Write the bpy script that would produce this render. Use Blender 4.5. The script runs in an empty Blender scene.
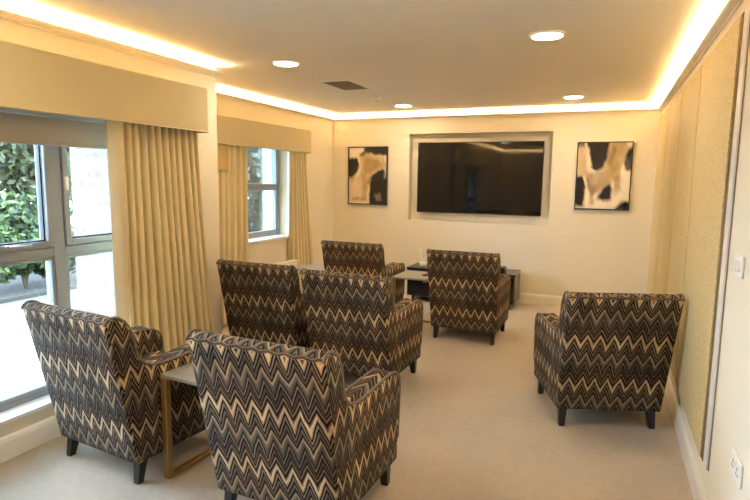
import bpy, bmesh, math, random
import numpy as np
from mathutils import Vector, Matrix, noise as mnoise
random.seed(7)
sc = bpy.context.scene
COL = sc.collection
PI = math.pi

# ------------------------------------------------------------------ materials
def mat(name, color=(.8, .8, .8), rough=.6, metal=0., spec=.5, **kw):
    m = bpy.data.materials.new(name); m.use_nodes = True
    b = m.node_tree.nodes['Principled BSDF']
    b.inputs['Base Color'].default_value = (*color, 1)
    b.inputs['Roughness'].default_value = rough
    b.inputs['Metallic'].default_value = metal
    b.inputs['Specular IOR Level'].default_value = spec
    for k, v in kw.items():
        b.inputs[k.replace('_', ' ')].default_value = v
    return m

class NT:
    def __init__(s, m): s.m = m; s.t = m.node_tree; s.b = s.t.nodes.get('Principled BSDF')
    def n(s, typ, **kw):
        x = s.t.nodes.new(typ)
        for k, v in kw.items(): setattr(x, k, v)
        return x
    def l(s, a, b): s.t.links.new(a, b)
    def val(s, sock, v):
        if hasattr(v, 'is_output'): s.l(v, sock)
        else: sock.default_value = v
    def math(s, op, a, b=None, c=None):
        x = s.n('ShaderNodeMath', operation=op)
        s.val(x.inputs[0], a)
        if b is not None: s.val(x.inputs[1], b)
        if c is not None: s.val(x.inputs[2], c)
        return x.outputs[0]
    def noise(s, vec, scale, detail=2., rough=.5):
        x = s.n('ShaderNodeTexNoise'); x.inputs['Scale'].default_value = scale
        x.inputs['Detail'].default_value = detail; x.inputs['Roughness'].default_value = rough
        if vec is not None: s.l(vec, x.inputs['Vector'])
        return x.outputs['Fac']
    def coord(s, which='Object'):
        return s.n('ShaderNodeTexCoord').outputs[which]
    def mapv(s, vec, scale=(1, 1, 1), rot=(0, 0, 0)):
        x = s.n('ShaderNodeMapping'); x.inputs['Scale'].default_value = scale; x.inputs['Rotation'].default_value = rot
        s.l(vec, x.inputs['Vector']); return x.outputs[0]
    def ramp(s, fac, stops, interp='LINEAR'):
        x = s.n('ShaderNodeValToRGB'); cr = x.color_ramp; cr.interpolation = interp
        while len(cr.elements) > 1: cr.elements.remove(cr.elements[-1])
        cr.elements[0].position = stops[0][0]; cr.elements[0].color = (*stops[0][1], 1)
        for p, c in stops[1:]:
            e = cr.elements.new(p); e.color = (*c, 1)
        s.l(fac, x.inputs[0]); return x.outputs[0]
    def bump(s, h, strength=.3, dist=.005):
        x = s.n('ShaderNodeBump'); x.inputs['Strength'].default_value = strength
        x.inputs['Distance'].default_value = dist; s.l(h, x.inputs['Height']); s.l(x.outputs[0], s.b.inputs['Normal'])
    def scale_color(s, col, f):
        x = s.n('ShaderNodeVectorMath', operation='SCALE')
        s.val(x.inputs[0], col); s.val(x.inputs['Scale'], f); return x.outputs[0]

def paint(name, color, rough=.75):
    m = mat(name, color, rough, spec=.25); t = NT(m)
    n = t.noise(t.coord(), 90, 3); t.bump(n, .06, .002)
    n2 = t.noise(t.coord(), 1.6, 2)
    f = t.math('MULTIPLY_ADD', n2, .05, .975)
    t.l(t.scale_color(color, f), t.b.inputs['Base Color'])
    return m

M = {}
M['wall'] = paint('wall_paint', (.80, .73, .585))
M['ceiling'] = paint('ceiling_paint', (.90, .85, .76))
M['white'] = mat('white_gloss_paint', (.82, .77, .66), .38)
M['cornice'] = mat('cornice_paint', (.84, .78, .66), .5)
M['white_cool'] = mat('daylit_white_paint', (.86, .86, .85), .42)  # white kept cooler: daylight bounce is put into the paint colour
M['plastic'] = mat('white_plastic', (.86, .84, .79), .3)
M['alu'] = mat('grey_aluminium', (.27, .30, .335), .38, .0)
M['gap_shade'] = mat('dark_gap_shade', (.05, .038, .02), .7)  # dark colour standing for the shade in the wall panel gaps
M['alu_dark'] = mat('dark_gasket', (.03, .03, .035), .5)
M['chrome'] = mat('brushed_metal', (.62, .61, .58), .3, 1.)
M['brass'] = mat('aged_brass', (.40, .27, .11), .36, .9)
M['dark_leg'] = mat('black_stained_wood', (.012, .010, .009), .32)
M['black'] = mat('black_plastic', (.012, .012, .013), .35)
M['screen'] = mat('tv_screen_glass', (.004, .004, .005), .045, spec=.33)
M['blind'] = mat('blind_fabric', (.40, .37, .34), .8)
M['blindbox'] = mat('blind_cassette_metal', (.42, .46, .50), .4)
M['radiator'] = mat('radiator_enamel', (.84, .80, .70), .35)
M['vent_dark'] = mat('vent_grille', (.16, .14, .115), .5)
M['trimstrip'] = mat('satin_trim_strip', (.76, .72, .67), .4, .0)

def emit(name, color, strength):
    m = bpy.data.materials.new(name); m.use_nodes = True; t = m.node_tree; t.nodes.clear()
    e = t.nodes.new('ShaderNodeEmission'); o = t.nodes.new('ShaderNodeOutputMaterial')
    e.inputs[0].default_value = (*color, 1); e.inputs[1].default_value = strength
    t.links.new(e.outputs[0], o.inputs[0]); return m
M['led'] = emit('led_tape', (1., .69, .36), 46)
M['lamp'] = emit('downlight_diffuser', (1., .83, .60), 40)

# chevron flame-stitch upholstery
def chevron():
    m = mat('chevron_upholstery', rough=.85, spec=.12); t = NT(m)
    uv = t.coord('UV')
    s = t.n('ShaderNodeSeparateXYZ'); t.l(uv, s.inputs[0]); u, v = s.outputs[0], s.outputs[1]
    nz = t.noise(uv, 5.5, 2)
    nf = t.noise(t.mapv(uv, (260, 60, 1)), 1., 2)
    uu = t.math('ADD', u, t.math('MULTIPLY', t.math('SUBTRACT', nz, .5), .022))
    cell = t.math('DIVIDE', uu, .077)
    tri = t.math('MULTIPLY', t.math('ABSOLUTE', t.math('SUBTRACT', t.math('FRACT', cell), .5)), 2.)
    nl = t.noise(t.mapv(uv, (6., 9, 1)), 1., 1)
    amp = t.math('MULTIPLY_ADD', nl, .06, .050)
    tv = t.math('ADD', t.math('SUBTRACT', v, .065), t.math('MULTIPLY', tri, amp))
    tv = t.math('ADD', tv, t.math('MULTIPLY', t.math('SUBTRACT', nf, .5), .004))
    tv = t.math('ADD', tv, t.math('MULTIPLY', t.math('SUBTRACT', nz, .5), .03))
    th = t.math('ADD', t.math('MULTIPLY', tv, 4 * PI / .292), 3.77)
    tv = t.math('ADD', tv, t.math('MULTIPLY', t.math('MULTIPLY', tri, t.math('SINE', th)), .010))
    ph = t.math('DIVIDE', tv, .292)
    fr = t.math('SUBTRACT', 1., t.math('FRACT', ph))
    K = (.005, .004, .0035); CR = (.45, .34, .21); TA = (.25, .19, .125); GY = (.060, .055, .047)
    BR = (.055, .036, .028); MR = (.066, .039, .030); DG = (.014, .013, .012)
    seq = [((.13, .085, .05), .007), (CR, .013), ((.27, .19, .11), .009), (K, .014), ((.165, .13, .095), .015), (K, .016), ((.105, .075, .054), .016), ((.04, .024, .019), .010), (K, .010),
           (TA, .014), ((.115, .09, .064), .012), (GY, .012), (DG, .014), ((.15, .12, .09), .012), (K, .015), (MR, .020), (K, .012), ((.15, .10, .064), .013), (K, .014)]
    tot = sum(w for _, w in seq); stops = []; acc = 0.
    for c_, w_ in seq: stops.append((acc / tot, c_)); acc += w_
    base = t.ramp(fr, stops, 'CONSTANT')
    wn = t.n('ShaderNodeTexWhiteNoise', noise_dimensions='2D')
    cb = t.n('ShaderNodeCombineXYZ')
    t.l(t.math('FLOOR', t.math('ADD', cell, .5)), cb.inputs[0]); t.l(t.math('FLOOR', t.math('MULTIPLY', ph, 2.)), cb.inputs[1])
    t.l(cb.outputs[0], wn.inputs[0])
    f = t.math('ADD', t.math('MULTIPLY_ADD', wn.outputs['Value'], .6, .66), t.math('MULTIPLY', t.math('SUBTRACT', nf, .5), .7))
    t.l(t.scale_color(base, f), t.b.inputs['Base Color'])
    t.bump(nf, .35, .003)
    return m
M['chevron'] = chevron()
M['piping'] = mat('piping_cord', (.13, .108, .08), .7)

def cloth(name, c, tint=.08, trans=0.):
    m = mat(name, c, .62, spec=.3); t = NT(m)
    n = t.noise(t.mapv(t.coord(), (60, 60, 3)), 3., 3)
    t.l(t.scale_color(c, t.math('MULTIPLY_ADD', n, tint, 1 - tint / 2)), t.b.inputs['Base Color'])
    t.b.inputs['Sheen Weight'].default_value = .1
    t.bump(t.noise(t.coord(), 420, 2), .12, .001)
    if trans:
        out = t.t.nodes['Material Output']
        tr = t.n('ShaderNodeBsdfTranslucent'); tr.inputs[0].default_value = (*c, 1)
        mx = t.n('ShaderNodeMixShader'); mx.inputs[0].default_value = trans
        t.l(t.b.outputs[0], mx.inputs[1]); t.l(tr.outputs[0], mx.inputs[2]); t.l(mx.outputs[0], out.inputs[0])
    return m
M['curtain'] = cloth('gold_curtain_satin', (.80, .685, .42), .06, .10)
M['curtain_lining'] = cloth('curtain_lining', (.72, .63, .42), .05)
M['heading'] = cloth('heading_fabric', (.60, .43, .16), .05)
M['pelmet'] = cloth('pelmet_fabric', (.66, .56, .325), .05)

def wallpanel():
    m = mat('embossed_panel_fabric', (.52, .42, .23), .55, spec=.35); t = NT(m)
    c = t.coord()
    v = t.n('ShaderNodeTexVoronoi', feature='DISTANCE_TO_EDGE'); v.inputs['Scale'].default_value = 42
    wob = t.n('ShaderNodeVectorMath', operation='ADD')
    nz = t.n('ShaderNodeTexNoise'); nz.inputs['Scale'].default_value = 30; t.l(c, nz.inputs['Vector'])
    sc_ = t.scale_color(nz.outputs['Color'], .03)
    t.l(c, wob.inputs[0]); t.l(sc_, wob.inputs[1]); t.l(wob.outputs[0], v.inputs['Vector'])
    h = t.math('SMOOTH_MIN', v.outputs['Distance'], .22, .1)
    col = t.ramp(t.math('MULTIPLY', h, 4.5), [(0, (.49, .375, .17)), (.45, (.57, .455, .225)), (1, (.62, .515, .29))])
    t.l(col, t.b.inputs['Base Color']); t.bump(h, .22, .004)
    return m
M['panel'] = wallpanel()
M['panel_edge_shaded'] = cloth('panel_side_fabric_shaded', (.24, .17, .07), .05)  # sides darkened so the shade between panels is in the colour

def carpet():
    m = mat('carpet_pile', (.5, .45, .4), .95, spec=.1); t = NT(m); c = t.coord()
    a = t.noise(c, 2.2, 3); b = t.noise(c, 24, 5, .75); d = t.noise(c, 320, 2)
    f = t.math('ADD', t.math('MULTIPLY_ADD', a, .22, .58), t.math('ADD', t.math('MULTIPLY', b, .42), t.math('MULTIPLY', d, .22)))
    t.l(t.scale_color((.425, .378, .312), f), t.b.inputs['Base Color'])
    t.bump(t.math('ADD', d, t.math('MULTIPLY', b, .8)), .5, .008)
    t.b.inputs['Sheen Weight'].default_value = .15
    return m
M['carpet'] = carpet()

def wood(name, c1, c2, rough, scale=1.):
    m = mat(name, c1, rough); t = NT(m)
    n = t.noise(t.mapv(t.coord(), (3 * scale, 60 * scale, 60 * scale)), 1., 4, .6)
    t.l(t.ramp(n, [(.3, c1), (.7, c2)]), t.b.inputs['Base Color']); return m
M['tabletop'] = wood('grey_veneer', (.17, .165, .15), (.235, .23, .21), .30)
M['console'] = wood('charcoal_cabinet', (.055, .055, .052), (.085, .085, .08), .4)
M['console_black'] = mat('console_black_gloss', (.008, .008, .009), .25)

def brick():
    m = mat('pale_brick', (.6, .4, .33), .9, spec=.1); t = NT(m)
    b = t.n('ShaderNodeTexBrick'); s = t.n('ShaderNodeSeparateXYZ'); t.l(t.coord(), s.inputs[0])
    cb = t.n('ShaderNodeCombineXYZ'); t.l(t.math('ADD', s.outputs[0], s.outputs[1]), cb.inputs[0]); t.l(s.outputs[2], cb.inputs[1])
    t.l(cb.outputs[0], b.inputs['Vector'])
    b.inputs['Scale'].default_value = 1.; b.inputs['Brick Width'].default_value = .225; b.inputs['Row Height'].default_value = .075
    b.inputs['Mortar Size'].default_value = .012
    b.inputs['Color1'].default_value = (.14, .09, .078, 1); b.inputs['Color2'].default_value = (.18, .145, .135, 1); b.inputs['Mortar'].default_value = (.19, .178, .17, 1)
    t.l(b.outputs['Color'], t.b.inputs['Base Color']); return m
M['brick'] = brick()
M['render'] = mat('white_render', (.46, .47, .48), .85)

def paving():
    m = mat('concrete_paving', (.6, .58, .55), .85); t = NT(m)
    n = t.noise(t.coord(), 3., 4)
    t.l(t.ramp(n, [(.3, (.24, .225, .21)), (.7, (.36, .34, .32))]), t.b.inputs['Base Color']); return m
M['paving'] = paving()
M['soil'] = mat('dark_soil', (.05, .04, .03), .95)
M['bark'] = wood('bark', (.10, .07, .045), (.22, .16, .10), .9)

def leaf(name, stops):
    m = mat(name, (.1, .2, .05), .5, spec=.4); t = NT(m)
    g = t.n('ShaderNodeNewGeometry')
    col = t.ramp(g.outputs['Random Per Island'], stops)
    t.l(col, t.b.inputs['Base Color'])
    out = t.t.nodes['Material Output']; tr = t.n('ShaderNodeBsdfTranslucent'); t.l(col, tr.inputs[0])
    mx = t.n('ShaderNodeMixShader'); mx.inputs[0].default_value = .3
    t.l(t.b.outputs[0], mx.inputs[1]); t.l(tr.outputs[0], mx.inputs[2]); t.l(mx.outputs[0], out.inputs[0]); return m
M['leaf_tree'] = leaf('tree_leaves', [(0, (.012, .018, .006)), (.4, (.042, .052, .018)), (.8, (.125, .135, .058)), (1, (.24, .24, .14))])
M['leaf_shrub'] = leaf('shrub_leaves', [(0, (.007, .015, .004)), (.6, (.033, .060, .012)), (1, (.11, .15, .036))])
M['leaf_blue'] = leaf('hazed_far_leaves', [(0, (.04, .065, .05)), (.6, (.08, .115, .09)), (1, (.15, .18, .14))])  # haze put into the leaf colour, paler and bluer

def glass():
    m = bpy.data.materials.new('window_glass'); m.use_nodes = True; t = NT(m); t.t.nodes.clear()
    o = t.n('ShaderNodeOutputMaterial'); tr = t.n('ShaderNodeBsdfTransparent'); gl = t.n('ShaderNodeBsdfGlossy')
    tr.inputs[0].default_value = (.93, .96, .96, 1); gl.inputs['Roughness'].default_value = .01
    fr = t.n('ShaderNodeFresnel'); fr.inputs[0].default_value = 1.45
    mx = t.n('ShaderNodeMixShader'); t.l(t.math('MULTIPLY', fr.outputs[0], .8), mx.inputs[0]); t.l(tr.outputs[0], mx.inputs[1]); t.l(gl.outputs[0], mx.inputs[2]); t.l(mx.outputs[0], o.inputs[0])
    return m
M['glass'] = glass()

# ------------------------------------------------------------------ object helpers
def tag(o, label=None, cat=None, group=None, kind=None):
    if label: o['label'] = label
    if cat: o['category'] = cat
    if group: o['group'] = group
    if kind: o['kind'] = kind
    return o
def empty(name, loc=(0, 0, 0), rz=0.):
    o = bpy.data.objects.new(name, None); COL.objects.link(o); o.location = loc; o.rotation_euler = (0, 0, rz)
    o.empty_display_size = .1; return o
def link(name, me, m, parent=None, smooth=False):
    o = bpy.data.objects.new(name, me); COL.objects.link(o)
    for x in (m if isinstance(m, (list, tuple)) else [m]): me.materials.append(x)
    if smooth:
        for p in me.polygons: p.use_smooth = True
    if parent: o.parent = parent
    return o
def obj(name, bm, m, parent=None, smooth=False, sharp=None):
    bmesh.ops.recalc_face_normals(bm, faces=bm.faces)
    me = bpy.data.meshes.new(name); bm.to_mesh(me); bm.free()
    o = link(name, me, m, parent, smooth)
    if smooth and sharp: me.set_sharp_from_angle(angle=math.radians(sharp))
    return o
def box(bm, lo, hi, bev=0., seg=2):
    lo = Vector(lo); hi = Vector(hi)
    c = (lo + hi) / 2; d = hi - lo
    r = bmesh.ops.create_cube(bm, size=1., matrix=Matrix.Translation(c) @ Matrix.Diagonal((*d, 1)))
    if bev:
        es = list({e for v in r['verts'] for e in v.link_edges})
        bmesh.ops.bevel(bm, geom=es, offset=bev, segments=seg, affect='EDGES', profile=.5)
    return r
def boxes(name, lst, m, parent=None, bev=0.):
    bm = bmesh.new()
    for lo, hi in lst: box(bm, lo, hi, bev)
    return obj(name, bm, m, parent)
def tube(bm, pts, r, n=8, closed=False):
    pts = [Vector(p) for p in pts]; rings = []
    N = len(pts); prev = None
    for i, p in enumerate(pts):
        a = pts[i - 1] if i > 0 else p; b = pts[i + 1] if i < N - 1 else p
        t = (b - a).normalized()
        if prev is None:
            up = Vector((0, 0, 1)) if abs(t.z) < .9 else Vector((1, 0, 0))
            x = t.cross(up).normalized()
        else:
            x = (prev - t * prev.dot(t)).normalized()
        prev = x; y = t.cross(x)
        rr = r[i] if isinstance(r, (list, tuple)) else r
        rings.append([bm.verts.new(p + x * rr * math.cos(2 * PI * k / n) + y * rr * math.sin(2 * PI * k / n)) for k in range(n)])
    for i in range(N - 1):
        for k in range(n):
            bm.faces.new((rings[i][k], rings[i][(k + 1) % n], rings[i + 1][(k + 1) % n], rings[i + 1][k]))
    bm.faces.new(rings[0]); bm.faces.new(rings[-1])
def lathe(bm, prof, n=32, c=(0, 0, 0)):
    c = Vector(c); rings = []
    for r, z in prof:
        if r < 1e-6: rings.append([bm.verts.new(c + Vector((0, 0, z)))])
        else: rings.append([bm.verts.new(c + Vector((r * math.cos(2 * PI * k / n), r * math.sin(2 * PI * k / n), z))) for k in range(n)])
    for a, b in zip(rings, rings[1:]):
        for k in range(n):
            k2 = (k + 1) % n
            if len(a) == 1: bm.faces.new((a[0], b[k], b[k2]))
            elif len(b) == 1: bm.faces.new((a[k], a[k2], b[0]))
            else: bm.faces.new((a[k], a[k2], b[k2], b[k]))

# ------------------------------------------------------------------ room dimensions (metres)
XR, XN, XF = 0., -3.406, -4.108          # right wall, near-left wall, recessed far-left wall
YB, YC, YR = 0., -3.392, -8.97           # screen wall, corner of the near-left wall, rear wall
HC = 2.415
def S(o): o['kind'] = 'structure'; return o

S(boxes('floor', [((XF - .05, YR, -.1), (XR, YB, 0))], M['carpet']))
S(boxes('ceiling', [((XF - .4, YR - .2, HC), (XR + .2, YB + .3, HC + .12))], M['ceiling']))
S(boxes('wall_right', [((XR, YR - .2, -.1), (XR + .15, YB + .3, HC))], M['wall']))
S(boxes('wall_rear', [((XN - .4, YR - .15, -.1), (XR, YR, HC))], M['wall']))
# wall behind the screen, with its recess
rx0, rx1, rz0, rz1, rd = -2.968, -1.147, .990, 2.130, .13
S(boxes('wall_back', [((XF - .35, YB, -.1), (rx0, YB + .3, HC)), ((rx1, YB, -.1), (XR, YB + .3, HC)),
                      ((rx0, YB, -.1), (rx1, YB + .3, rz0)), ((rx0, YB, rz1), (rx1, YB + .3, HC)),
                      ((rx0, YB + rd, rz0), (rx1, YB + .3, rz1))], M['wall']))
def wall_x(name, x0, x1, y0, y1, oy0, oy1, oz0, oz1):
    return S(boxes(name, [((x0, y0, -.1), (x1, oy0, HC)), ((x0, oy1, -.1), (x1, y1, HC)),
                          ((x0, oy0, -.1), (x1, oy1, oz0)), ((x0, oy0, oz1), (x1, oy1, HC))], M['wall']))
W1 = (-6.55, -3.95, .20, 2.06)
W2 = (-2.55, -1.170, .80, 2.02)
wall_x('wall_left', XN - .31, XN, YR, YC, *W1)
wall_x('wall_alcove', XF - .32, XF, YC - .3, YB, *W2)
S(boxes('wall_return', [((XF, YC - .3, -.1), (XN - .31, YC, HC))], M['wall']))

# plan outline of the room, for cornice and skirting
PLAN = [(XR, YR), (XR, YB), (XF, YB), (XF, YC), (XN, YC), (XN, YR)]
def inset(d):
    out = []; n = len(PLAN)
    for i in range(n):
        p0, p, p1 = Vector(PLAN[i - 1]), Vector(PLAN[i]), Vector(PLAN[(i + 1) % n])
        a = (p - p0).normalized(); b = (p1 - p).normalized()
        na = Vector((-a.y, a.x)); nb = Vector((-b.y, b.x))     # left of travel = inside (counter-clockwise)
        out.append(p + (na + nb) * d)
    return out
def sweep(bm, prof, closed_prof=True):
    rings = [[bm.verts.new((q.x, q.y, z)) for q in inset(d)] for d, z in prof]
    m = len(rings); n = len(PLAN)
    for i in range(m if closed_prof else m - 1):
        a, b = rings[i], rings[(i + 1) % m]
        for k in range(n):
            bm.faces.new((a[k], a[(k + 1) % n], b[(k + 1) % n], b[k]))
bm = bmesh.new()
sweep(bm, [(0, 2.315), (.007, 2.315), (.010, 2.319), (.010, 2.325), (.016, 2.327), (.026, 2.331), (.034, 2.338), (.038, 2.343), (.041, 2.344), (.041, 2.356), (.037, 2.356), (.037, 2.340), (0, 2.340)])
cornice = S(obj('trim_1', bm, M['cornice']))
bm = bmesh.new(); sweep(bm, [(.012, 2.342), (.030, 2.342), (.030, 2.346), (.012, 2.346)])
obj('led_tape', bm, M['led'], cornice)

# skirting boards
def skirting(name, a, b, nrm, m=None):
    a = Vector((*a, 0)); b = Vector((*b, 0)); n = Vector((*nrm, 0)); bm = bmesh.new()
    prof = [(0, 0), (.018, 0), (.018, .10), (.013, .118), (.006, .128), (0, .130)]
    r0 = [bm.verts.new(a + n * d + Vector((0, 0, z))) for d, z in prof]
    r1 = [bm.verts.new(b + n * d + Vector((0, 0, z))) for d, z in prof]
    for i in range(len(prof)):
        j = (i + 1) % len(prof); bm.faces.new((r0[i], r0[j], r1[j], r1[i]))
    bm.faces.new(r0); bm.faces.new(r1)
    return S(obj(name, bm, m or M['white']))
skirting('baseboard_right', (XR, YR), (XR, YB), (-1, 0))
skirting('baseboard_back', (XF, YB), (XR, YB), (0, -1))
skirting('baseboard_alcove', (XF, YC), (XF, YB), (1, 0))
skirting('baseboard_left', (XN, YR), (XN, YC), (1, 0), M['white_cool'])  # cooler white paints the window light onto this skirting
skirting('baseboard_return', (XF, YC), (XN, YC), (0, 1))

# ------------------------------------------------------------------ windows
def frame_ring(lst, x0, x1, y0, y1, z0, z1, w):
    lst += [((x0, y0, z0), (x1, y0 + w, z1)), ((x0, y1 - w, z0), (x1, y1, z1)),
            ((x0, y0 + w, z0), (x1, y1 - w, z0 + w)), ((x0, y0 + w, z1 - w), (x1, y1 - w, z1))]
def pane(name, parent, x, y0, y1, z0, z1):
    return boxes(name, [((x - .003, y0, z0), (x + .003, y1, z1))], M['glass'], parent)

w = S(empty('window_1', (0, 0, 0)))
fx0, fx1 = -3.60, -3.52
L = []; frame_ring(L, fx0, fx1, W1[0], W1[1], W1[2], W1[3], .055)
mulls = [-5.65, -4.737]
for my in mulls: L.append(((fx0, my - .036, W1[2] + .055), (fx1, my + .036, W1[3] - .055)))
boxes('window_frame', L, M['alu'], w, .004)
ys = [W1[0] + .055, mulls[0] - .036, mulls[0] + .036, mulls[1] - .036, mulls[1] + .036, W1[1] - .055]
for i in range(3):
    y0, y1 = ys[2 * i], ys[2 * i + 1]
    boxes('transom', [((fx0, y0, 1.045), (fx1, y1, 1.100))], M['alu'], w, .004)
    L = []; frame_ring(L, fx0 + .01, fx1 + .012, y0 + .004, y1 - .004, 1.104, W1[3] - .059, .036)
    s = boxes('sash', L, M['alu'], w, .005)
    L = []; frame_ring(L, fx0 + .03, fx1 - .02, y0 + .040, y1 - .040, 1.140, W1[3] - .095, .008)
    boxes('gasket', L, M['alu_dark'], s)
    pane('pane', w, fx0 + .045, y0 + .038, y1 - .038, 1.138, W1[3] - .093)
    L = []; frame_ring(L, fx0 + .02, fx1 - .005, y0 + .001, y1 - .001, W1[2] + .056, 1.044, .020)
    boxes('bead', L, M['alu'], w, .003)
    pane('pane', w, fx0 + .045, y0 + .018, y1 - .018, W1[2] + .072, 1.028)
    bm = bmesh.new()
    box(bm, (fx1 + .012, y1 - .30, 1.118), (fx1 + .024, y1 - .22, 1.140), .003)
    box(bm, (fx1 + .024, y1 - .29, 1.122), (fx1 + .040, y1 - .16, 1.136), .005)
    obj('window_handle', bm, M['chrome'], w)
boxes('restrictor', [((fx1 + .0125, -4.698, 1.44), (fx1 + .030, -4.675, 1.52))], M['plastic'], w, .004)
boxes('window_sill', [((fx1, W1[0], W1[2]), (XN + .015, W1[1], W1[2] + .022))], M['white_cool'], w, .004)

w = S(empty('window_2', (0, 0, 0)))
fx0, fx1 = XF - .21, XF - .14
L = []; frame_ring(L, fx0, fx1, W2[0], W2[1], W2[2] + .03, W2[3], .055)
L.append(((fx0, -1.93, W2[2] + .085), (fx1, -1.875, W2[3] - .055)))
boxes('window_frame', L, M['alu'], w, .004)
for y0, y1 in ((W2[0] + .055, -1.93), (-1.875, W2[1] - .055)):
    boxes('transom', [((fx0, y0, 1.397), (fx1, y1, 1.432))], M['alu'], w, .004)
    L = []; frame_ring(L, fx0 + .01, fx1 + .010, y0 + .003, y1 - .003, 1.4325, W2[3] - .058, .026); boxes('sash', L, M['alu'], w, .004)
    pane('pane', w, fx0 + .04, y0 + .026, y1 - .026, 1.458, W2[3] - .083)
    pane('pane', w, fx0 + .04, y0, y1, W2[2] + .085, 1.397)
    L = []; frame_ring(L, fx0 + .02, fx1 - .01, y0 + .001, y1 - .001, W2[2] + .086, 1.3965, .014); boxes('bead', L, M['alu'], w, .003)
boxes('restrictor', [((fx1 + .010, -1.85, 1.50), (fx1 + .030, -1.825, 1.58))], M['plastic'], w, .004)
boxes('window_sill', [((fx1, W2[0], W2[2]), (XF + .03, W2[1] - .001, W2[2] + .030))], M['white_cool'], w, .004)

# ------------------------------------------------------------------ pelmets, blind, curtains
def pelmet(name, x_wall, depth, y0, y1, z0, z1, label):
    t = empty(name, (x_wall, (y0 + y1) / 2, z0)); tag(t, label, 'pelmet')
    c = Vector(t.location); th = .018
    def loc(lo, hi): return (Vector(lo) - c, Vector(hi) - c)
    L = [loc((x_wall + depth - th, y0, z0), (x_wall + depth, y1, z1))]
    boxes('front_board', L, M['pelmet'], t, .006)
    for ya, yb in ((y0, y0 + th), (y1 - th, y1)):
        boxes('end_board', [loc((x_wall + .001, ya, z0), (x_wall + depth - th, yb, z1))], M['pelmet'], t)
    boxes('top_board', [loc((x_wall + .001, y0 + th, z1 - th), (x_wall + depth - th, y1 - th, z1))], M['pelmet'], t)
    bm = bmesh.new()
    tube(bm, [Vector(p) - c for p in ((x_wall + .01, y0 - .001, z0 + .002), (x_wall + depth, y0 - .001, z0 + .002), (x_wall + depth, y1 + .001, z0 + .002), (x_wall + .01, y1 + .001, z0 + .002))], .005)
    obj('hem_cord', bm, M['pelmet'], t, True)
    return t
pelmet('pelmet', XN, .17, -6.85, -3.70, 1.855, 2.170, 'long straight gold fabric pelmet above the large window at the left')
pelmet('pelmet', XF, .112, -2.98, -.815, 1.850, 2.128, 'shorter gold fabric pelmet above the small window in the alcove')

t = empty('roller_blind', (fx0, 0, 0)); t.location = (-3.50, -5.0, 2.0)
tag(t, 'taupe grey roller blind drawn up at the top of the large left window', 'blind')
bm = bmesh.new(); box(bm, (.0, -1.5, -.145), (.085, 1.045, -.06), .008); obj('cassette', bm, M['blindbox'], t)
bm = bmesh.new(); box(bm, (.030, -1.48, -.285), (.033, 1.025, -.146)); obj('blind_fabric', bm, M['blind'], t)
bm = bmesh.new(); box(bm, (.024, -1.48, -.305), (.039, 1.025, -.285), .004); obj('bottom_bar', bm, M['blind'], t)

def curtain(name, label, x, yt0, yt1, yb0, yb1, ztop, zbot, folds, amp, seed, lead=None, mat_='curtain', phase=0.):
    """pleated cloth hung along y; narrow pinch pleats at the top open into soft folds"""
    rnd = random.Random(seed); nu, nv = folds * 16, 40
    off = [rnd.uniform(-.6, .6) for _ in range(folds + 2)]; am = [rnd.uniform(.45, 1.2) for _ in range(folds + 2)]
    bm = bmesh.new(); g = []
    for j in range(nv + 1):
        s = j / nv; z = ztop + (zbot - ztop) * s; row = []
        for i in range(nu + 1):
            q = i / nu * folds; k = int(min(q, folds - 1e-6)); f = q - k
            a = am[k] * (1 - f) + am[k + 1] * f; o = off[k] * (1 - f) + off[k + 1] * f
            ph = 2 * PI * (q + phase + o * s * .4)
            c = math.cos(ph); e = math.copysign(abs(c) ** .75, c)
            d = amp * (1.0 + .25 * s) * a * e + .012 * s * math.sin(PI * q * .37 + seed)
            sh = .35 * amp * math.sin(2 * ph) * (.4 + .6 * s)
            y0 = yt0 + (yb0 - yt0) * s ** 1.3; y1 = yt1 + (yb1 - yt1) * s ** 1.3
            row.append(bm.verts.new((d, y0 + (y1 - y0) * i / nu + sh, z)))
        g.append(row)
    for j in range(nv):
        for i in range(nu): bm.faces.new((g[j][i], g[j][i + 1], g[j + 1][i + 1], g[j + 1][i]))
    t = empty(name, (x, 0, 0)); tag(t, label, 'curtain', None)
    o = obj('drape', bm, M[mat_], t, True)
    md = o.modifiers.new('Solid', 'SOLIDIFY'); md.thickness = .004; md.offset = 0
    return t
t = curtain('curtain', 'full length gold curtain on the right side of the large left window', XN + .078, -4.43, -3.745, -4.42, -3.57, 2.05, .012, 11, .025, 3)
# turned-back leading edge of that curtain
bm = bmesh.new(); g = []
for j in range(31):
    s = j / 30; z = 2.05 + (.012 - 2.05) * s; row = []
    for i in range(13):
        u = i / 12
        row.append(bm.verts.new((-.005 + .036 * math.sin(u * PI) + .02 * u + .006 * math.sin(5 * s), -4.535 + .02 * s + u * (.11 - .02 * s), z)))
    g.append(row)
for j in range(30):
    for i in range(12): bm.faces.new((g[j][i], g[j][i + 1], g[j + 1][i + 1], g[j + 1][i]))
o = obj('leading_edge', bm, M['curtain_lining'], t, True); md = o.modifiers.new('Solid', 'SOLIDIFY'); md.thickness = .004
tag(o, 'paler turned-back leading edge')
t = curtain('curtain', 'gold curtain at the left of the small alcove window, beside the wall corner', XF + .048, -2.86, -2.10, -2.92, -2.13, 2.02, .012, 8, .024, 11, phase=.3)
bm = bmesh.new(); box(bm, (.046, -2.78, 1.60), (.052, -2.47, 1.848), .002)
tag(obj('heading_panel', bm, M['heading'], t), 'stiff deeper gold panel at the curtain heading')
curtain('curtain', 'gold curtain at the right of the small alcove window, nearest the back corner', XF + .048, -1.235, -.868, -1.25, -.62, 2.02, .012, 6, .024, 5, phase=.2)

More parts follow.
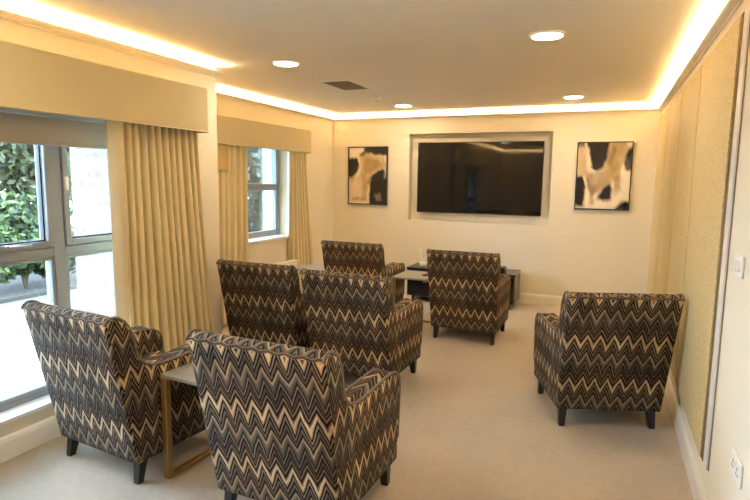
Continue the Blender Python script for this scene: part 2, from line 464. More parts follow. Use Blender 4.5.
# ------------------------------------------------------------------ radiator under the alcove window
t = empty('radiator', (XF + .062, -1.90, .12)); tag(t, 'white panel radiator low on the wall below the small window', 'radiator')
bm = bmesh.new(); box(bm, (.035, -.18, 0), (.105, .64, .40), .010); obj('body', bm, M['radiator'], t)
bm = bmesh.new(); box(bm, (.030, -.185, .401), (.112, .645, .424), .006); obj('top_cover', bm, M['radiator'], t)
for yy in (-.08, .38):
    bm = bmesh.new(); box(bm, (-.061, yy - .02, .05), (.034, yy + .02, .36)); obj('bracket', bm, M['radiator'], t)
bm = bmesh.new(); tube(bm, [(.07, .60, -.0), (.07, .60, -.119)], .008); lathe(bm, [(0, -.06), (.018, -.06), (.020, -.02), (.014, -.001), (0, -.001)], 12, (.07, .60, 0)); obj('valve', bm, M['chrome'], t, True, 40)

# ------------------------------------------------------------------ wall panels and metal strip on the right wall
edges = [-4.222, -3.150, -2.205, -1.165, -.100]
plab = ['gold embossed fabric wall panel nearest the camera, beside the light switch',
        'gold fabric wall panel second from the light switch, behind the lone armchair',
        'gold fabric wall panel third from the light switch, second from the back corner',
        'gold fabric wall panel in the back right corner next to the screen wall']
for i in range(4):
    y1, y0 = edges[i + 1] - .004, edges[i] + .004
    t = empty('wall_panel', (0, (y0 + y1) / 2, 1.245)); tag(t, plab[i], 'wall panel', 'gold fabric panels on the right wall')
    h = (y1 - y0) / 2
    bm = bmesh.new(); box(bm, (-.014, -h, -1.0), (-.001, h, 1.0), .003); obj('board', bm, M['panel_edge_shaded'], t)
    bm = bmesh.new(); box(bm, (-.024, -h + .014, -.990), (-.0145, h - .014, .990), .007, 3); obj('fabric_face', bm, M['panel'], t, True, 50)
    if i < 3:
        bm = bmesh.new(); box(bm, (-.016, h + .0003, -1.0), (-.001, h + .0077, 1.0)); obj('gap_shade_strip', bm, M['gap_shade'], t)  # thin dark strip paints the shadow line between neighbouring panels
t = empty('wall_edge_strip', (0, -4.275, 1.245)); tag(t, 'tall narrow pale metal strip edging the nearest gold wall panel', 'trim strip')
bm = bmesh.new(); box(bm, (-.013, -.040, -.995), (-.001, .040, .995), .003); obj('strip', bm, M['trimstrip'], t)
bm = bmesh.new(); box(bm, (-.006, -.046, -.995), (-.001, -.0405, .995), .002); obj('shadow_bead', bm, mat('bronze_bead', (.22, .18, .13), .4), t)

# ------------------------------------------------------------------ switch and socket
t = empty('light_switch', (0, -4.545, 1.213)); tag(t, 'white double light switch on the right wall beside the metal strip', 'light switch')
bm = bmesh.new(); box(bm, (-.010, -.073, -.043), (-.001, .073, .043), .004); obj('plate', bm, M['plastic'], t)
for yy in (-.022, .022):
    bm = bmesh.new(); box(bm, (-.016, yy - .012, -.022), (-.0101, yy + .012, .022), .003); obj('rocker', bm, M['plastic'], t)
t = empty('power_socket', (0, -4.82, .515)); tag(t, 'white double power socket low on the right wall near the skirting', 'socket')
bm = bmesh.new(); box(bm, (-.012, -.073, -.043), (-.001, .073, .043), .004); obj('plate', bm, M['plastic'], t)
for yy in (-.036, .036):
    bm = bmesh.new()
    for dy, dz, hy, hz in ((0, .012, .003, .006), (-.011, -.008, .005, .003), (.011, -.008, .005, .003)):
        box(bm, (-.0130, yy + dy - hy, dz - hz), (-.0121, yy + dy + hy, dz + hz))
    obj('pin_holes', bm, M['black'], t)
    bm = bmesh.new(); box(bm, (-.016, yy * .42 - .006, .018), (-.0121, yy * .42 + .006, .034), .002); obj('switch_rocker', bm, M['plastic'], t)

# ------------------------------------------------------------------ ceiling fittings
lights = [(-.894, -3.405, 'round ceiling downlight above the lone right-hand armchair, largest in view'),
          (-2.865, -3.225, 'round ceiling downlight nearest the large left window and its pelmet'),
          (-2.835, -.63, 'round ceiling downlight beside the smoke detector near the back left'),
          (-.894, -.745, 'round ceiling downlight close to the back right corner above the right painting'),
          (-2.75, -5.90, None)]  # out of view, added to light the foreground
for x, y, lab in lights:
    t = empty('ceiling_downlight', (x, y, HC))
    tag(t, lab or 'unseen round ceiling downlight added to light the foreground', 'downlight', 'recessed ceiling downlights')
    bm = bmesh.new(); lathe(bm, [(.108, -.001), (.106, -.008), (.094, -.010), (.090, -.006), (.090, -.001)], 40); obj('trim_ring', bm, M['white'], t, True, 40)
    bm = bmesh.new(); lathe(bm, [(0, -.006), (.0895, -.006), (.0895, -.002), (0, -.002)], 40); obj('diffuser', bm, M['lamp'], t)
t = empty('air_vent', (-2.855, -2.17, HC)); tag(t, 'rectangular dark ceiling air vent with pale frame', 'air vent')
L = []; 
bm = bmesh.new(); hx, hy = .132, .235
for lo, hi in (((-hx - .035, -hy - .035, -.008), (-hx, hy + .035, -.001)), ((hx, -hy - .035, -.008), (hx + .035, hy + .035, -.001)),
               ((-hx, -hy - .035, -.008), (hx, -hy, -.001)), ((-hx, hy, -.008), (hx, hy + .035, -.001))): box(bm, lo, hi)
obj('frame', bm, M['ceiling'], t)
bm = bmesh.new(); box(bm, (-hx, -hy, -.003), (hx, hy, -.001)); obj('backing', bm, M['vent_dark'], t)
bm = bmesh.new()
for i in range(13):
    yy = -hy + .018 + i * .0361; box(bm, (-hx + .002, yy - .012, -.008), (hx - .002, yy + .008, -.0035))
obj('grille', bm, M['vent_dark'], t)
t = empty('smoke_detector', (-2.875, -1.37, HC)); tag(t, 'small round white smoke detector on the ceiling between vent and downlight', 'smoke detector')
bm = bmesh.new(); lathe(bm, [(0, -.001), (.058, -.001), (.058, -.012), (.050, -.016)], 28); lathe(bm, [(.050, -.016), (.046, -.030), (.032, -.040), (0, -.042)], 28); obj('housing', bm, M['plastic'], t, True, 45)
bm = bmesh.new(); lathe(bm, [(0, -.0425), (.006, -.0425), (.006, -.045), (0, -.045)], 10, (.0, 0, 0)); obj('indicator', bm, M['black'], t)

# ------------------------------------------------------------------ television in its recess
t = empty('television', (-2.05, .05, 1.56)); tag(t, 'large black wall-mounted flat television in the recess of the back wall', 'television')
hw, hh = .805, .4575
bm = bmesh.new(); box(bm, (-hw + .02, -.005, -hh + .02), (hw - .02, .045, hh - .02), .008); box(bm, (-.3, .045, -.2), (.3, .078, .2)); obj('rear_housing', bm, M['black'], t)
bm = bmesh.new()
for lo, hi in (((-hw, -.030, -hh), (-hw + .010, -.0055, hh)), ((hw - .010, -.030, -hh), (hw, -.0055, hh)), ((-hw + .01, -.030, hh - .010), (hw - .01, -.0055, hh)), ((-hw + .01, -.030, -hh), (hw - .01, -.0055, -hh + .014))): box(bm, lo, hi)
obj('bezel', bm, M['black'], t)
bm = bmesh.new(); box(bm, (-hw + .0105, -.026, -hh + .0145), (hw - .0105, -.006, hh - .0105)); obj('screen', bm, M['screen'], t)

# ------------------------------------------------------------------ paintings
CH = (.013, .0115, .010); CM = (.74, .62, .47); TN = (.27, .175, .065); PK = (.66, .52, .34); BE = (.44, .33, .165); WH = (.80, .72, .60); GR = (.45, .38, .34)
def inpoly(x, y, P):
    r = False; n = len(P); j = n - 1
    for i in range(n):
        if (P[i][1] > y) != (P[j][1] > y) and x < (P[j][0] - P[i][0]) * (y - P[i][1]) / (P[j][1] - P[i][1]) + P[i][0]: r = not r
        j = i
    return r
JIT = [(0, 0), (.018, .006), (-.016, .01), (.006, -.018), (-.008, -.012), (.03, .02), (-.03, -.015), (.012, .03)]
def painting(cx, cz, wd, ht, base, patches, label, seed):
    t = empty('framed_painting', (cx, 0, cz)); tag(t, label, 'painting')
    a, b = wd / 2, ht / 2; f = .013
    bm = bmesh.new()
    for lo, hi in (((-a, -.034, -b), (-a + f, -.001, b)), ((a - f, -.034, -b), (a, -.001, b)), ((-a + f, -.034, b - f), (a - f, -.001, b)), ((-a + f, -.034, -b), (a - f, -.001, -b + f))): box(bm, lo, hi)
    obj('frame', bm, M['black'], t)
    nx, nz = 90, 120; bm = bmesh.new(); g = []
    cl = bm.loops.layers.float_color.new('paint')
    def colour(u, v):
        nu = u + .045 * mnoise.noise((u * 5, v * 4, seed)) + .02 * mnoise.noise((u * 16, v * 13, seed + 3)) + .008 * mnoise.noise((u * 50, v * 30, seed))
        nv = v + .04 * mnoise.noise((u * 5, v * 4, seed + 9)) + .018 * mnoise.noise((u * 16, v * 13, seed + 5))
        c = Vector(base)
        for col, P, al in patches:
            cov = sum(inpoly(nu + jx, nv + jy, P) for jx, jy in JIT) / len(JIT)
            if cov > 0:
                k = al * (.95 + .16 * mnoise.noise((u * 9, v * 6, seed + 2))); k = max(0, min(1, k if al < 1 else .97)) * cov
                c = c.lerp(Vector(col), k)
        return c * (1 + .10 * mnoise.noise((u * 12, v * 9, seed + 1)))
    for j in range(nz + 1):
        g.append([bm.verts.new((-a + f + (wd - 2 * f) * i / nx, -.024, b - f - (ht - 2 * f) * j / nz)) for i in range(nx + 1)])
    for j in range(nz):
        for i in range(nx):
            fc = bm.faces.new((g[j][i], g[j + 1][i], g[j + 1][i + 1], g[j][i + 1]))
    cc = {}
    for j in range(nz + 1):
        for i in range(nx + 1): cc[g[j][i]] = colour(i / nx, j / nz)
    for fc in bm.faces:
        for lp in fc.loops: lp[cl] = (*cc[lp.vert], 1)
    bx = (-a + f + .0005, -.0235, -b + f + .0005), (a - f - .0005, -.003, b - f - .0005)
    n0 = len(bm.verts); box(bm, *bx)
    m = mat('painted_canvas', (.5, .5, .5), .85, spec=.08); nt = NT(m)
    at = nt.n('ShaderNodeVertexColor', layer_name='paint'); nt.l(at.outputs[0], nt.b.inputs['Base Color'])
    nt.bump(nt.noise(nt.coord(), 60, 4), .25, .003)
    obj('canvas', bm, m, t)
painting(-3.562, 1.576, .585, .79, CM, [
    (PK, [(0, .5), (.5, .5), (.5, 1), (0, 1)], .8),
    (WH, [(.0, .02), (.5, .0), (.42, .10), (.2, .2), (0, .18)], .8),
    (CH, [(.45, -.1), (1.1, -.1), (1.1, .17), (.85, .13), (.6, .13), (.42, .19), (.28, .16), (.42, .08)], 1),
    (CH, [(-.1, .2), (.22, .17), (.27, .3), (.22, .42), (.1, .53), (-.1, .56)], 1),
    (BE, [(.30, .2), (.5, .12), (.95, .15), (1, .35), (.8, .42), (.6, .52), (.5, .95), (.36, .95), (.34, .5)], .85),
    (TN, [(.42, .2), (.8, .2), (.92, .3), (.7, .4), (.55, .45), (.42, .42)], .7),
    (TN, [(.36, .45), (.5, .45), (.44, .8), (.38, .75)], .45),
    (CH, [(.9, .38), (1.1, .55), (1.1, 1.1), (.54, 1.1), (.57, .85), (.56, .7), (.5, .62), (.62, .5), (.75, .42)], 1),
    (GR, [(.28, .42), (.36, .4), (.34, .9), (.26, .7)], .35), (WH, [(.5, .93), (.55, .6), (.62, .52), (.58, .7)], .5),
    (GR, [(.7, .85), (.85, .8), (.9, .95), (.75, .97)], .35), (TN, [(.02, .5), (.2, .5), (.15, .6), (.02, .62)], .35),
    (GR, [(.93, .35), (1.1, .33), (1.1, .55), (.95, .55)], .8),
    (TN, [(.08, .88), (.45, .92), (.5, .96), (.1, .94)], .7)],
    'left abstract painting in black, tan and cream, thin black frame, near the alcove', 2.3)
painting(-.562, 1.600, .600, .79, WH, [
    (BE, [(-.1, .05), (.15, .05), (.2, .4), (.12, .55), (-.1, .5)], .8),
    (TN, [(.14, .45), (.62, .38), (.66, .6), (.5, .68), (.42, .75), (.3, .8), (.2, .65)], .75),
    (BE, [(.58, -.1), (.9, -.1), (.88, .25), (.8, .55), (.6, .6), (.52, .4)], .9),
    (TN, [(.62, .0), (.82, 0), (.78, .4), (.66, .5), (.6, .3)], .55),
    (CH, [(.13, -.1), (.60, -.1), (.58, .25), (.52, .36), (.38, .41), (.28, .38), (.22, .2)], 1),
    (CH, [(-.1, -.1), (.12, -.1), (.12, .06), (-.1, .08)], .9),
    (CH, [(.9, .1), (1.1, .05), (1.1, .4), (.93, .42), (.86, .3)], .95),
    (CH, [(-.1, .5), (.08, .52), (.16, .65), (.18, .95), (.02, .98), (-.1, .9)], 1),
    (TN, [(.25, .66), (.36, .62), (.38, .92), (.3, .95)], .6),
    (TN, [(.68, .55), (.85, .45), (.82, .72), (.72, .82)], .65),
    (CH, [(.5, .68), (.62, .6), (.68, .7), (.66, .86), (.5, .9), (.42, .88), (.44, .78)], 1),
    (CH, [(.60, .30), (.68, .05), (.72, .1), (.64, .38)], .45), (GR, [(.2, .36), (.3, .42), (.5, .42), (.4, .48), (.22, .46)], .5), (CM, [(.10, .08), (.2, .2), (.26, .4), (.2, .42), (.12, .25)], .8),
    (CH, [(.15, .52), (.24, .56), (.26, .7), (.2, .72)], .45),
    (CH, [(.74, .97), (.86, .9), (1.1, .9), (1.1, 1.1), (.74, 1.1)], .95)],
    'right abstract painting in cream, tan and black, thin black frame, near gold panels', 7.7)

# ------------------------------------------------------------------ armchair
REAR = [(-.030, .120), (-.066, .300), (-.103, .480), (-.140, .660), (-.174, .826)]
TOP = [(-.180, .852), (-.174, .868), (-.158, .880), (-.135, .884), (-.105, .876), (-.075, .853), (-.050, .818), (-.034, .775), (-.025, .725)]
ARMP = [(-.016, .685), (.002, .650), (.030, .622), (.070, .604), (.120, .596), (.200, .596), (.300, .602), (.400, .607), (.470, .606),
        (.520, .597), (.555, .578), (.576, .550), (.586, .510), (.588, .460), (.586, .350), (.582, .235), (.578, .120)]
def arclen(P):
    s = [0.]
    for a, b in zip(P, P[1:]): s.append(s[-1] + math.hypot(b[0] - a[0], b[1] - a[1]))
    return s
def off2(P, d):
    """inward offset of a closed outline that runs rear -> top -> front (clockwise seen from +x)"""
    n = len(P); out = []
    for i in range(n):
        a = Vector(P[i - 1]); p = Vector(P[i]); b = Vector(P[(i + 1) % n])
        t1 = (p - a).normalized(); t2 = (b - p).normalized()
        n1 = Vector((t1.y, -t1.x)); n2 = Vector((t2.y, -t2.x)); nn = (n1 + n2)
        out.append(tuple(p + nn.normalized() * d / max(.5, nn.length / 2)))
    return out
def taper(x, z): return x * (.960 + .040 * max(0., min(1., z / .80)))
def uvface(bm, uvl, vs, uvs):
    f = bm.faces.new(vs)
    for lp in f.loops: lp[uvl].uv = uvs[vs.index(lp.vert)]
    return f
def arm_mesh(sgn):
    P = REAR + TOP + ARMP; s = arclen(P); n = len(P)
    bm = bmesh.new(); uvl = bm.loops.layers.uv.new('UVMap')
    xi, xo, r = .225, .330, .011
    rings = []
    for x, d in ((xi, 0.), (xo - r, 0.), (xo - r * .3, r * .3), (xo, r)):
        Q = off2(P, d) if d else P
        rings.append([bm.verts.new((sgn * taper(x, z), y, z)) for y, z in Q])
    shift = {0: 0.}
    def vv(i): return s[i] + .12 if i < len(REAR) + 1 else s[i] - .035
    for a, b, in zip(rings, rings[1:]):
        for i in range(n - 1):
            vs = (a[i], a[i + 1], b[i + 1], b[i])
            uvface(bm, uvl, vs, [(v.co.x + 3., vv(k)) for v, k in zip(vs, (i, i + 1, i + 1, i))])
        vs = (a[n - 1], a[0], b[0], b[n - 1]); uvface(bm, uvl, vs, [(v.co.x, v.co.y) for v in vs])
    for R in (rings[0], rings[-1]):
        f = bm.faces.new(R)
        for lp in f.loops: lp[uvl].uv = (lp.vert.co.y * 1.0 + 5.0 + .02 * sgn, lp.vert.co.z)
    ng = [f for f in bm.faces if len(f.verts) > 4]
    bmesh.ops.triangulate(bm, faces=ng)
    return bm
def back_mesh():
    FRONT = [(-.072, .835), (-.060, .795), (-.047, .740), (-.030, .670), (-.010, .590), (.012, .520), (.035, .455), (.035, .40), (.035, .120)]
    P = REAR + TOP[:5] + FRONT; s = arclen(P); n = len(P)
    bm = bmesh.new(); uvl = bm.loops.layers.uv.new('UVMap')
    xs = [-.225 + .45 * k / 6 for k in range(7)]
    rings = []
    for x in xs:
        q = 1 - (x / .225) ** 2; ring = []
        for i, (y, z) in enumerate(P):
            dy = 0.
            if i >= len(REAR) + 5 and .42 < z < .84: dy = .028 * q ** .5     # plump inner cushion
            ring.append(bm.verts.new((taper(x, z), y + dy, z)))
        rings.append(ring)
    def vv(i): return s[i] + .12 if i < len(REAR) + 1 else s[i] - .035
    for a, b in zip(rings, rings[1:]):
        for i in range(n):
            j = (i + 1) % n; vs = (a[i], a[j], b[j], b[i])
            uvface(bm, uvl, vs, [(v.co.x + 3., vv(k) if j else v.co.y) for v, k in zip(vs, (i, j, j, i))])
    for R in (rings[0], rings[-1]): bm.faces.new(R)
    return bm
def uv_box(bm, off=(0, 0)):
    uvl = bm.loops.layers.uv.new('UVMap')
    bmesh.ops.recalc_face_normals(bm, faces=bm.faces)
    for f in bm.faces:
        nx, ny, nz = map(abs, f.normal)
        for lp in f.loops:
            c = lp.vert.co
            lp[uvl].uv = (c.x + off[0], c.y + off[1]) if nz >= max(nx, ny) else ((c.x + off[0], c.z) if ny > nx else (c.y, c.z))
def make_armchair():
    t = empty('armchair')
    obj('backrest', back_mesh(), M['chevron'], t, True, 35)
    for sgn in (-1, 1):
        a = obj('arm', arm_mesh(sgn), M['chevron'], t, True, 40)
        bm = bmesh.new(); P = REAR + TOP + ARMP
        k0 = len(REAR)
        tube(bm, [(sgn * taper(.3265, z), y, z) for y, z in off2(P, -.0005)[k0:-1]], .0062, 8)
        tube(bm, [(sgn * taper(.2265, z), y, z) for y, z in off2(P, -.0005)[k0 + 9:-2]], .0055, 8)
        obj('piping', bm, M['piping'], a, True)
    bm = bmesh.new(); box(bm, (-.221, .060, .350), (.221, .572, .462), .034, 4)
    for v in bm.verts:
        if v.co.z > .44: v.co.z += .016 * max(0, 1 - (v.co.x / .22) ** 2) * max(0, 1 - ((v.co.y - .31) / .27) ** 2)
    uv_box(bm, (1.3, .4)); obj('seat_cushion', bm, M['chevron'], t, True, 40)
    bm = bmesh.new(); box(bm, (-.2155, .0355, .125), (.2155, .566, .349), .006); uv_box(bm, (.7, .1)); obj('seat_base', bm, M['chevron'], t)
    for sx in (-1, 1):
        for yy, dy in ((.022, -.024), (.525, .0)):
            bm = bmesh.new()
            tp = [(-.026, -.026), (.026, -.026), (.026, .026), (-.026, .026)]
            top = [bm.verts.new((sx * .272 + x, yy + y, .124)) for x, y in tp]
            bot = [bm.verts.new((sx * .278 + x * .68, yy + dy + y * .68, .001)) for x, y in tp]
            for k in range(4): bm.faces.new((top[k], top[(k + 1) % 4], bot[(k + 1) % 4], bot[k]))
            bm.faces.new(top); bm.faces.new(bot)
            bmesh.ops.recalc_face_normals(bm, faces=bm.faces)
            bmesh.ops.bevel(bm, geom=list(bm.edges), offset=.003, segments=1, affect='EDGES')
            obj('leg', bm, M['dark_leg'], t)
    return t
def dup(root):
    r = root.copy(); COL.objects.link(r)
    for ch in list(root.children):
        c = ch.copy(); COL.objects.link(c); c.parent = r
        for g in list(ch.children):
            d = g.copy(); COL.objects.link(d); d.parent = c
    return r
chairs = [(-2.851, -5.072, -6.2, 'zigzag patterned armchair at far left beside the large window'),
          (-1.735, -5.125, -1.9, 'zigzag patterned armchair nearest the camera, seen from behind'),
          (-2.955, -3.410, -1.0, 'zigzag patterned armchair in middle row beside the long gold curtain'),
          (-2.140, -3.520, -2.4, 'zigzag patterned armchair in middle row, right one of the pair directly behind the nearest chair'),
          (-2.907, -1.786, -1.3, 'zigzag patterned armchair in front row below the left painting'),
          (-1.690, -1.975, -.6, 'zigzag patterned armchair in front row before the television and black console'),
          (-.418, -3.424, 20.2, 'zigzag patterned armchair standing alone at right, angled beside the gold wall panels')]
proto = make_armchair()
copies = [proto] + [dup(proto) for _ in chairs[1:]]
for o, (x, y, a, lab) in zip(copies, chairs):
    o.location = (x, y, 0); o.rotation_euler = (0, 0, math.radians(a))
    tag(o, lab, 'armchair', 'zigzag upholstered armchairs')

# ------------------------------------------------------------------ side tables
def make_table():
    t = empty('side_table'); hx, hy = .180, .230
    bm = bmesh.new(); box(bm, (-hx, -hy, .536), (hx, hy, .552), .002); obj('table_top', bm, M['tabletop'], t)
    for xa in (-hx, hx - .03):
        bm = bmesh.new(); box(bm, (xa, -hy, .520), (xa + .03, hy, .5355), .001, 1); obj('top_rail', bm, M['brass'], t)
    for x0, y0 in ((-hx, -hy), (hx - .034, hy - .034)):
        bm = bmesh.new(); box(bm, (x0, y0, .001), (x0 + .034, y0 + .034, .5195), .002, 1); obj('leg', bm, M['brass'], t)
    bm = bmesh.new()
    box(bm, (-hx, -hy + .0345, .001), (-hx + .034, hy, .022), .002, 1); box(bm, (-hx + .0345, hy - .034, .001), (hx - .0345, hy, .022), .002, 1)
    obj('base_bar', bm, M['brass'], t)
    return t
tb = make_table(); tabs = [tb, dup(tb), dup(tb)]
for o, (x, y, a, lab) in zip(tabs, [(-2.292, -4.806, -5.5, 'brass framed side table with grey top, between the two nearest armchairs'),
                                    (-2.285, -1.665, 0, 'brass framed side table with a small black device on its grey top'),
                                    (-3.425, -1.700, 0, 'brass framed side table by the alcove curtain, daylight on its grey top')]):
    o.location = (x, y, 0); o.rotation_euler = (0, 0, math.radians(a)); tag(o, lab, 'side table', 'brass framed side tables')

# small black device on the middle table
t = empty('remote_control', (-2.165, -1.640, .5525)); tag(t, 'small black device lying on the grey side table top before the console', 'remote control')
t.rotation_euler = (0, 0, math.radians(80))
bm = bmesh.new(); box(bm, (-.075, -.022, 0), (.075, .022, .016), .004); obj('body', bm, M['black'], t)
bm = bmesh.new()
for i in range(4):
    for k in range(2): box(bm, (-.055 + i * .028, -.012 + k * .015, .0162), (-.040 + i * .028, -.003 + k * .015, .0175))
obj('buttons', bm, mat('grey_rubber', (.08, .08, .08), .6), t)

# ------------------------------------------------------------------ media console
cx0, cx1, cy0, cy1 = -2.79, -1.445, -.52, -.07
t = empty('media_console', ((cx0 + cx1) / 2, (cy0 + cy1) / 2, 0)); tag(t, 'low dark grey media console against the wall under the television', 'cabinet')
hx, hy = (cx1 - cx0) / 2, (cy1 - cy0) / 2
bm = bmesh.new(); box(bm, (-hx, -hy + .022, .070), (hx, hy, .408), .003); obj('carcass', bm, M['console'], t)
bm = bmesh.new(); box(bm, (-hx - .004, -hy, .4085), (hx + .004, hy, .432), .003); obj('top_panel', bm, M['console_black'], t)
for k in range(3):
    x0 = -hx + .008 + k * (2 * hx - .016) / 3
    bm = bmesh.new(); box(bm, (x0 + .003, -hy + .002, .078), (x0 + (2 * hx - .016) / 3 - .003, -hy + .0215, .400), .002); d = obj('door', bm, M['console_black'], t)
    bm = bmesh.new(); box(bm, (x0 + .15, -hy - .008, .375), (x0 + .28, -hy + .0015, .383), .001); obj('handle', bm, M['chrome'], d)
for sx in (-1, 1):
    for sy in (-1, 1):
        bm = bmesh.new(); lathe(bm, [(0, .001), (.016, .001), (.022, .0695), (0, .0695)], 14, (sx * (hx - .07), sy * (hy - .07), 0)); obj('foot', bm, M['dark_leg'], t, True, 40)
t = empty('media_box', (-1.70, -.27, .4325)); tag(t, 'small black media box on the right end of the console', 'media player')
bm = bmesh.new(); box(bm, (-.125, -.08, .004), (.10, .08, .052), .004); obj('body', bm, M['black'], t)
bm = bmesh.new(); box(bm, (-.115, -.07, 0), (.09, .07, .004)); obj('base_pad', bm, M['black'], t)

# pale ornament on the console: cream sprigs in a small bowl-shaped vase
t = empty('vase_ornament', (-2.645, -.31, .4325)); tag(t, 'small pale cream ornament of looping stems on the left end of the console', 'ornament')
ivory = mat('cream_ceramic', (.86, .82, .68), .5)
bm = bmesh.new(); lathe(bm, [(0, 0), (.034, 0), (.046, .018), (.044, .040), (.028, .058), (.022, .064), (.019, .064), (.024, .056), (.038, .038), (0, .01)], 24); obj('vase', bm, ivory, t, True, 50)
rnd = random.Random(4)
for k, (dx, dy, h, bend) in enumerate([(-.055, .0, .20, -.06), (-.02, .02, .185, -.05), (.03, -.01, .165, .06), (.055, .015, .13, .07), (-.03, -.02, .12, -.07)]):
    bm = bmesh.new(); pts = []
    for i in range(11):
        s = i / 10; pts.append((dx * s + bend * math.sin(PI * s) * .3, dy * s, .055 + (h - .055) * math.sin(s * PI * .62) / math.sin(PI * .62)))
    tube(bm, pts, [.0055] * 11, 6); st = obj('stem', bm, ivory, t, True)
    bm = bmesh.new()
    for i in range(4, 11):
        for q in range(2):
            p = Vector(pts[i]); a = rnd.uniform(0, 2 * PI); d = Vector((math.cos(a), math.sin(a) * .6, rnd.uniform(-.2, .5))).normalized()
            e = d.cross(Vector((0, 0, 1))).normalized(); L_ = .024
            v = [bm.verts.new(p), bm.verts.new(p + d * L_ * .5 + e * .007 + Vector((0, 0, .003))), bm.verts.new(p + d * L_), bm.verts.new(p + d * L_ * .5 - e * .007 + Vector((0, 0, .003)))]
            bm.faces.new(v)
    o = obj('petals', bm, ivory, st); md = o.modifiers.new('Solid', 'SOLIDIFY'); md.thickness = .0015

# ------------------------------------------------------------------ outside
S(boxes('ground', [((-30, -25, -.30), (XN - .31, 25, -.16))], M['paving']))
S(boxes('wall_outside', [((-4.58, -3.79, -.16), (XN - .315, YC - .302, 3.2)), ((-4.58, YC - .302, -.16), (XF - .325, YC + .15, 3.2))], M['brick']))
S(boxes('wall_outside_far', [((-5.30, .02, -.16), (XF - .36, .35, 3.2))], M['render']))
S(boxes('garden_path', [((-7.74, -12, -.159), (-6.5, 14, -.152))], mat('worn_path', (.10, .088, .078), .9)))
S(boxes('planting_bed', [((-14, -12, -.159), (-7.75, 14, -.10))], M['soil']))

def leaves(bm, centre, rad, n, size, rnd, hollow=.55):
    for _ in range(n):
        while True:
            d = Vector((rnd.uniform(-1, 1), rnd.uniform(-1, 1), rnd.uniform(-1, 1)))
            if hollow < d.length < 1: break
        lump = 1 + .18 * mnoise.noise(d * 2.6 + Vector(centre))
        p = Vector(centre) + Vector((d.x * rad[0], d.y * rad[1], d.z * rad[2])) * lump
        nrm = (d.normalized() + Vector((rnd.gauss(0, .5), rnd.gauss(0, .5), rnd.gauss(.35, .5)))).normalized()
        a = nrm.cross(Vector((rnd.gauss(0, 1), rnd.gauss(0, 1), rnd.gauss(0, 1)))).normalized(); b = nrm.cross(a)
        s = size * rnd.uniform(.6, 1.3)
        v = [bm.verts.new(p - a * s * .5), bm.verts.new(p + b * s * .26 + nrm * s * .06), bm.verts.new(p + a * s * .55), bm.verts.new(p - b * s * .26 + nrm * s * .06)]
        bm.faces.new(v)
def plant(name, label, cat, x, y, zb, clumps, trunks, size, m, seed, group):
    rnd = random.Random(seed); t = empty(name, (x, y, zb)); tag(t, label, cat, group)
    bm = bmesh.new()
    for c, r, n in clumps: leaves(bm, c, r, n, size, rnd)
    me = bpy.data.meshes.new('foliage'); bm.to_mesh(me); bm.free(); link('foliage', me, M[m], t)
    for pts, r in trunks:
        bm = bmesh.new(); tube(bm, pts, [r * (1 - .7 * i / (len(pts) - 1)) for i in range(len(pts))], 8); obj('trunk', bm, M['bark'], t, True)
def trunk(h, dx, dy): return [(0, 0, 0), (dx * .2, dy * .3, h * .3), (dx * .6, dy * .5, h * .6), (dx, dy, h)]
G = 'shrubs and trees outside the windows'
plant('garden_tree', 'broad light green tree rising outside the upper pane of the large window', 'tree', -10.3, -.3, -.10,
      [((0, 0, 2.4), (1.3, 1.6, 1.1), 3600), ((.3, 1.3, 3.2), (1.2, 1.3, 1.0), 2200), ((.1, -1.4, 3.0), (1.2, 1.3, 1.1), 2200), ((0, .2, 4.2), (1.4, 1.6, 1.1), 2400), ((.5, .5, 1.7), (.8, 1.0, .6), 1400)],
      [(trunk(3.2, .2, .1), .14), (trunk(3.0, .1, 1.2), .08)], .17, 'leaf_tree', 1, G)
plant('garden_tree', 'dense dark tree standing behind the light green one, large window', 'tree', -13.6, 1.2, -.10,
      [((0, 0, 2.0), (1.2, 2.0, 1.9), 4200), ((0, -2.2, 2.5), (1.2, 1.8, 2.2), 3600), ((0, 2.2, 2.6), (1.2, 1.8, 2.3), 3600), ((0, .5, 4.4), (1.3, 2.4, 1.3), 3000)],
      [(trunk(3.5, .1, -.3), .16)], .22, 'leaf_shrub', 2, G)
plant('garden_shrub', 'low bright green shrub with bare stems outside the lower pane of the large window', 'shrub', -8.2, -1.75, -.10,
      [((0, 0, .62), (.50, .7, .42), 1500), ((.1, .5, .52), (.42, .5, .40), 900), ((.1, -.6, .55), (.42, .5, .42), 900), ((-.1, .1, 1.05), (.4, .6, .35), 700)],
      [(trunk(.8, .12, .15), .022), (trunk(.8, -.1, .2), .02), (trunk(.8, .1, -.2), .022), (trunk(.7, 0, -.02), .018)], .13, 'leaf_shrub', 3, G)
plant('garden_shrub', 'leafy green shrub close to the brick wall, seen through the large window', 'shrub', -8.1, .05, -.10,
      [((0, 0, .7), (.5, .6, .65), 1500), ((0, .2, 1.5), (.45, .5, .6), 900)],
      [(trunk(.9, .05, .1), .025), (trunk(.8, -.1, -.1), .02)], .14, 'leaf_shrub', 4, G)
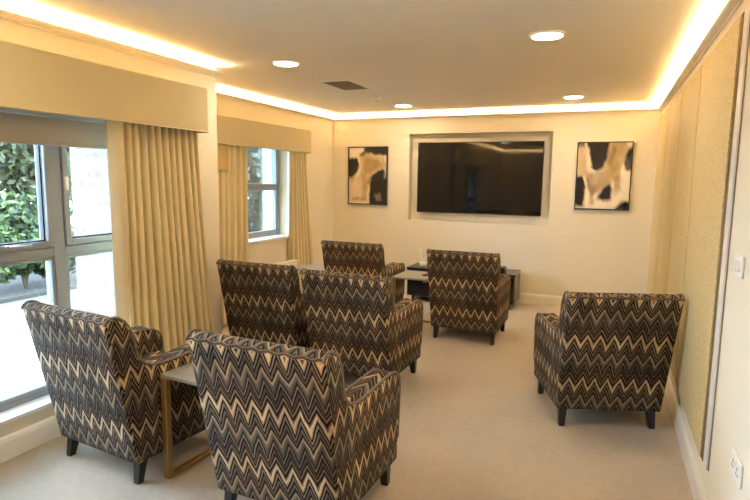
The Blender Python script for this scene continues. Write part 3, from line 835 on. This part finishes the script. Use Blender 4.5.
plant('garden_tree', 'hazy grey-green tree filling the small alcove window', 'tree', -9.0, 5.2, -.10,
      [((0, 0, 1.7), (1.5, 1.8, 1.6), 4200), ((.2, .2, 3.6), (1.4, 1.7, 1.3), 3000), ((.1, -1.6, 2.4), (1.1, 1.2, 1.5), 2200), ((-.2, 1.8, 2.4), (1.2, 1.4, 1.9), 2400)],
      [(trunk(3.0, .1, .2), .13)], .19, 'leaf_blue', 5, G)

# ------------------------------------------------------------------ daylight
w = bpy.data.worlds.new('overcast_sky'); sc.world = w; w.use_nodes = True
bg = w.node_tree.nodes['Background']; bg.inputs[0].default_value = (.56, .76, 1., 1); bg.inputs[1].default_value = 9.
def portal(name, x, y0, y1, z0, z1):
    l = bpy.data.lights.new(name, 'AREA'); l.shape = 'RECTANGLE'; l.size = z1 - z0; l.size_y = y1 - y0
    l.cycles.is_portal = True
    o = bpy.data.objects.new(name, l); COL.objects.link(o)
    o.location = (x, (y0 + y1) / 2, (z0 + z1) / 2); o.rotation_euler = (0, -PI / 2, 0)
portal('daylight_portal', XN - .32, W1[0], W1[1], W1[2], W1[3])
portal('daylight_portal', XF - .33, W2[0], W2[1], W2[2], W2[3])

# ------------------------------------------------------------------ camera
pitch, yaw, roll = map(math.radians, (7.2574, 22.7685, .7293))
fw = Vector((-math.sin(yaw) * math.cos(pitch), math.cos(yaw) * math.cos(pitch), -math.sin(pitch)))
rt = Vector((math.cos(yaw), math.sin(yaw), 0)); up = rt.cross(fw)
rt2 = rt * math.cos(roll) + up * math.sin(roll); up2 = -rt * math.sin(roll) + up * math.cos(roll)
cd = bpy.data.cameras.new('camera'); cam = bpy.data.objects.new('camera', cd); COL.objects.link(cam)
cd.sensor_width = 36; cd.lens = 552.816 / 750 * 36; cd.clip_start = .05
mw = Matrix((rt2, up2, -fw)).transposed().to_4x4(); mw.translation = (-.48736, -7.05087, 1.52542)
cam.matrix_world = mw; sc.camera = cam

vs = sc.view_settings; sc.display_settings.display_device = 'sRGB'
vs.view_transform = 'Standard'; vs.look = 'None'; vs.gamma = 1; vs.use_curve_mapping = False; vs.exposure = 1.78
sc.cycles.max_bounces = 10; sc.cycles.diffuse_bounces = 6; sc.cycles.transparent_max_bounces = 12
sc.cycles.sample_clamp_indirect = 8
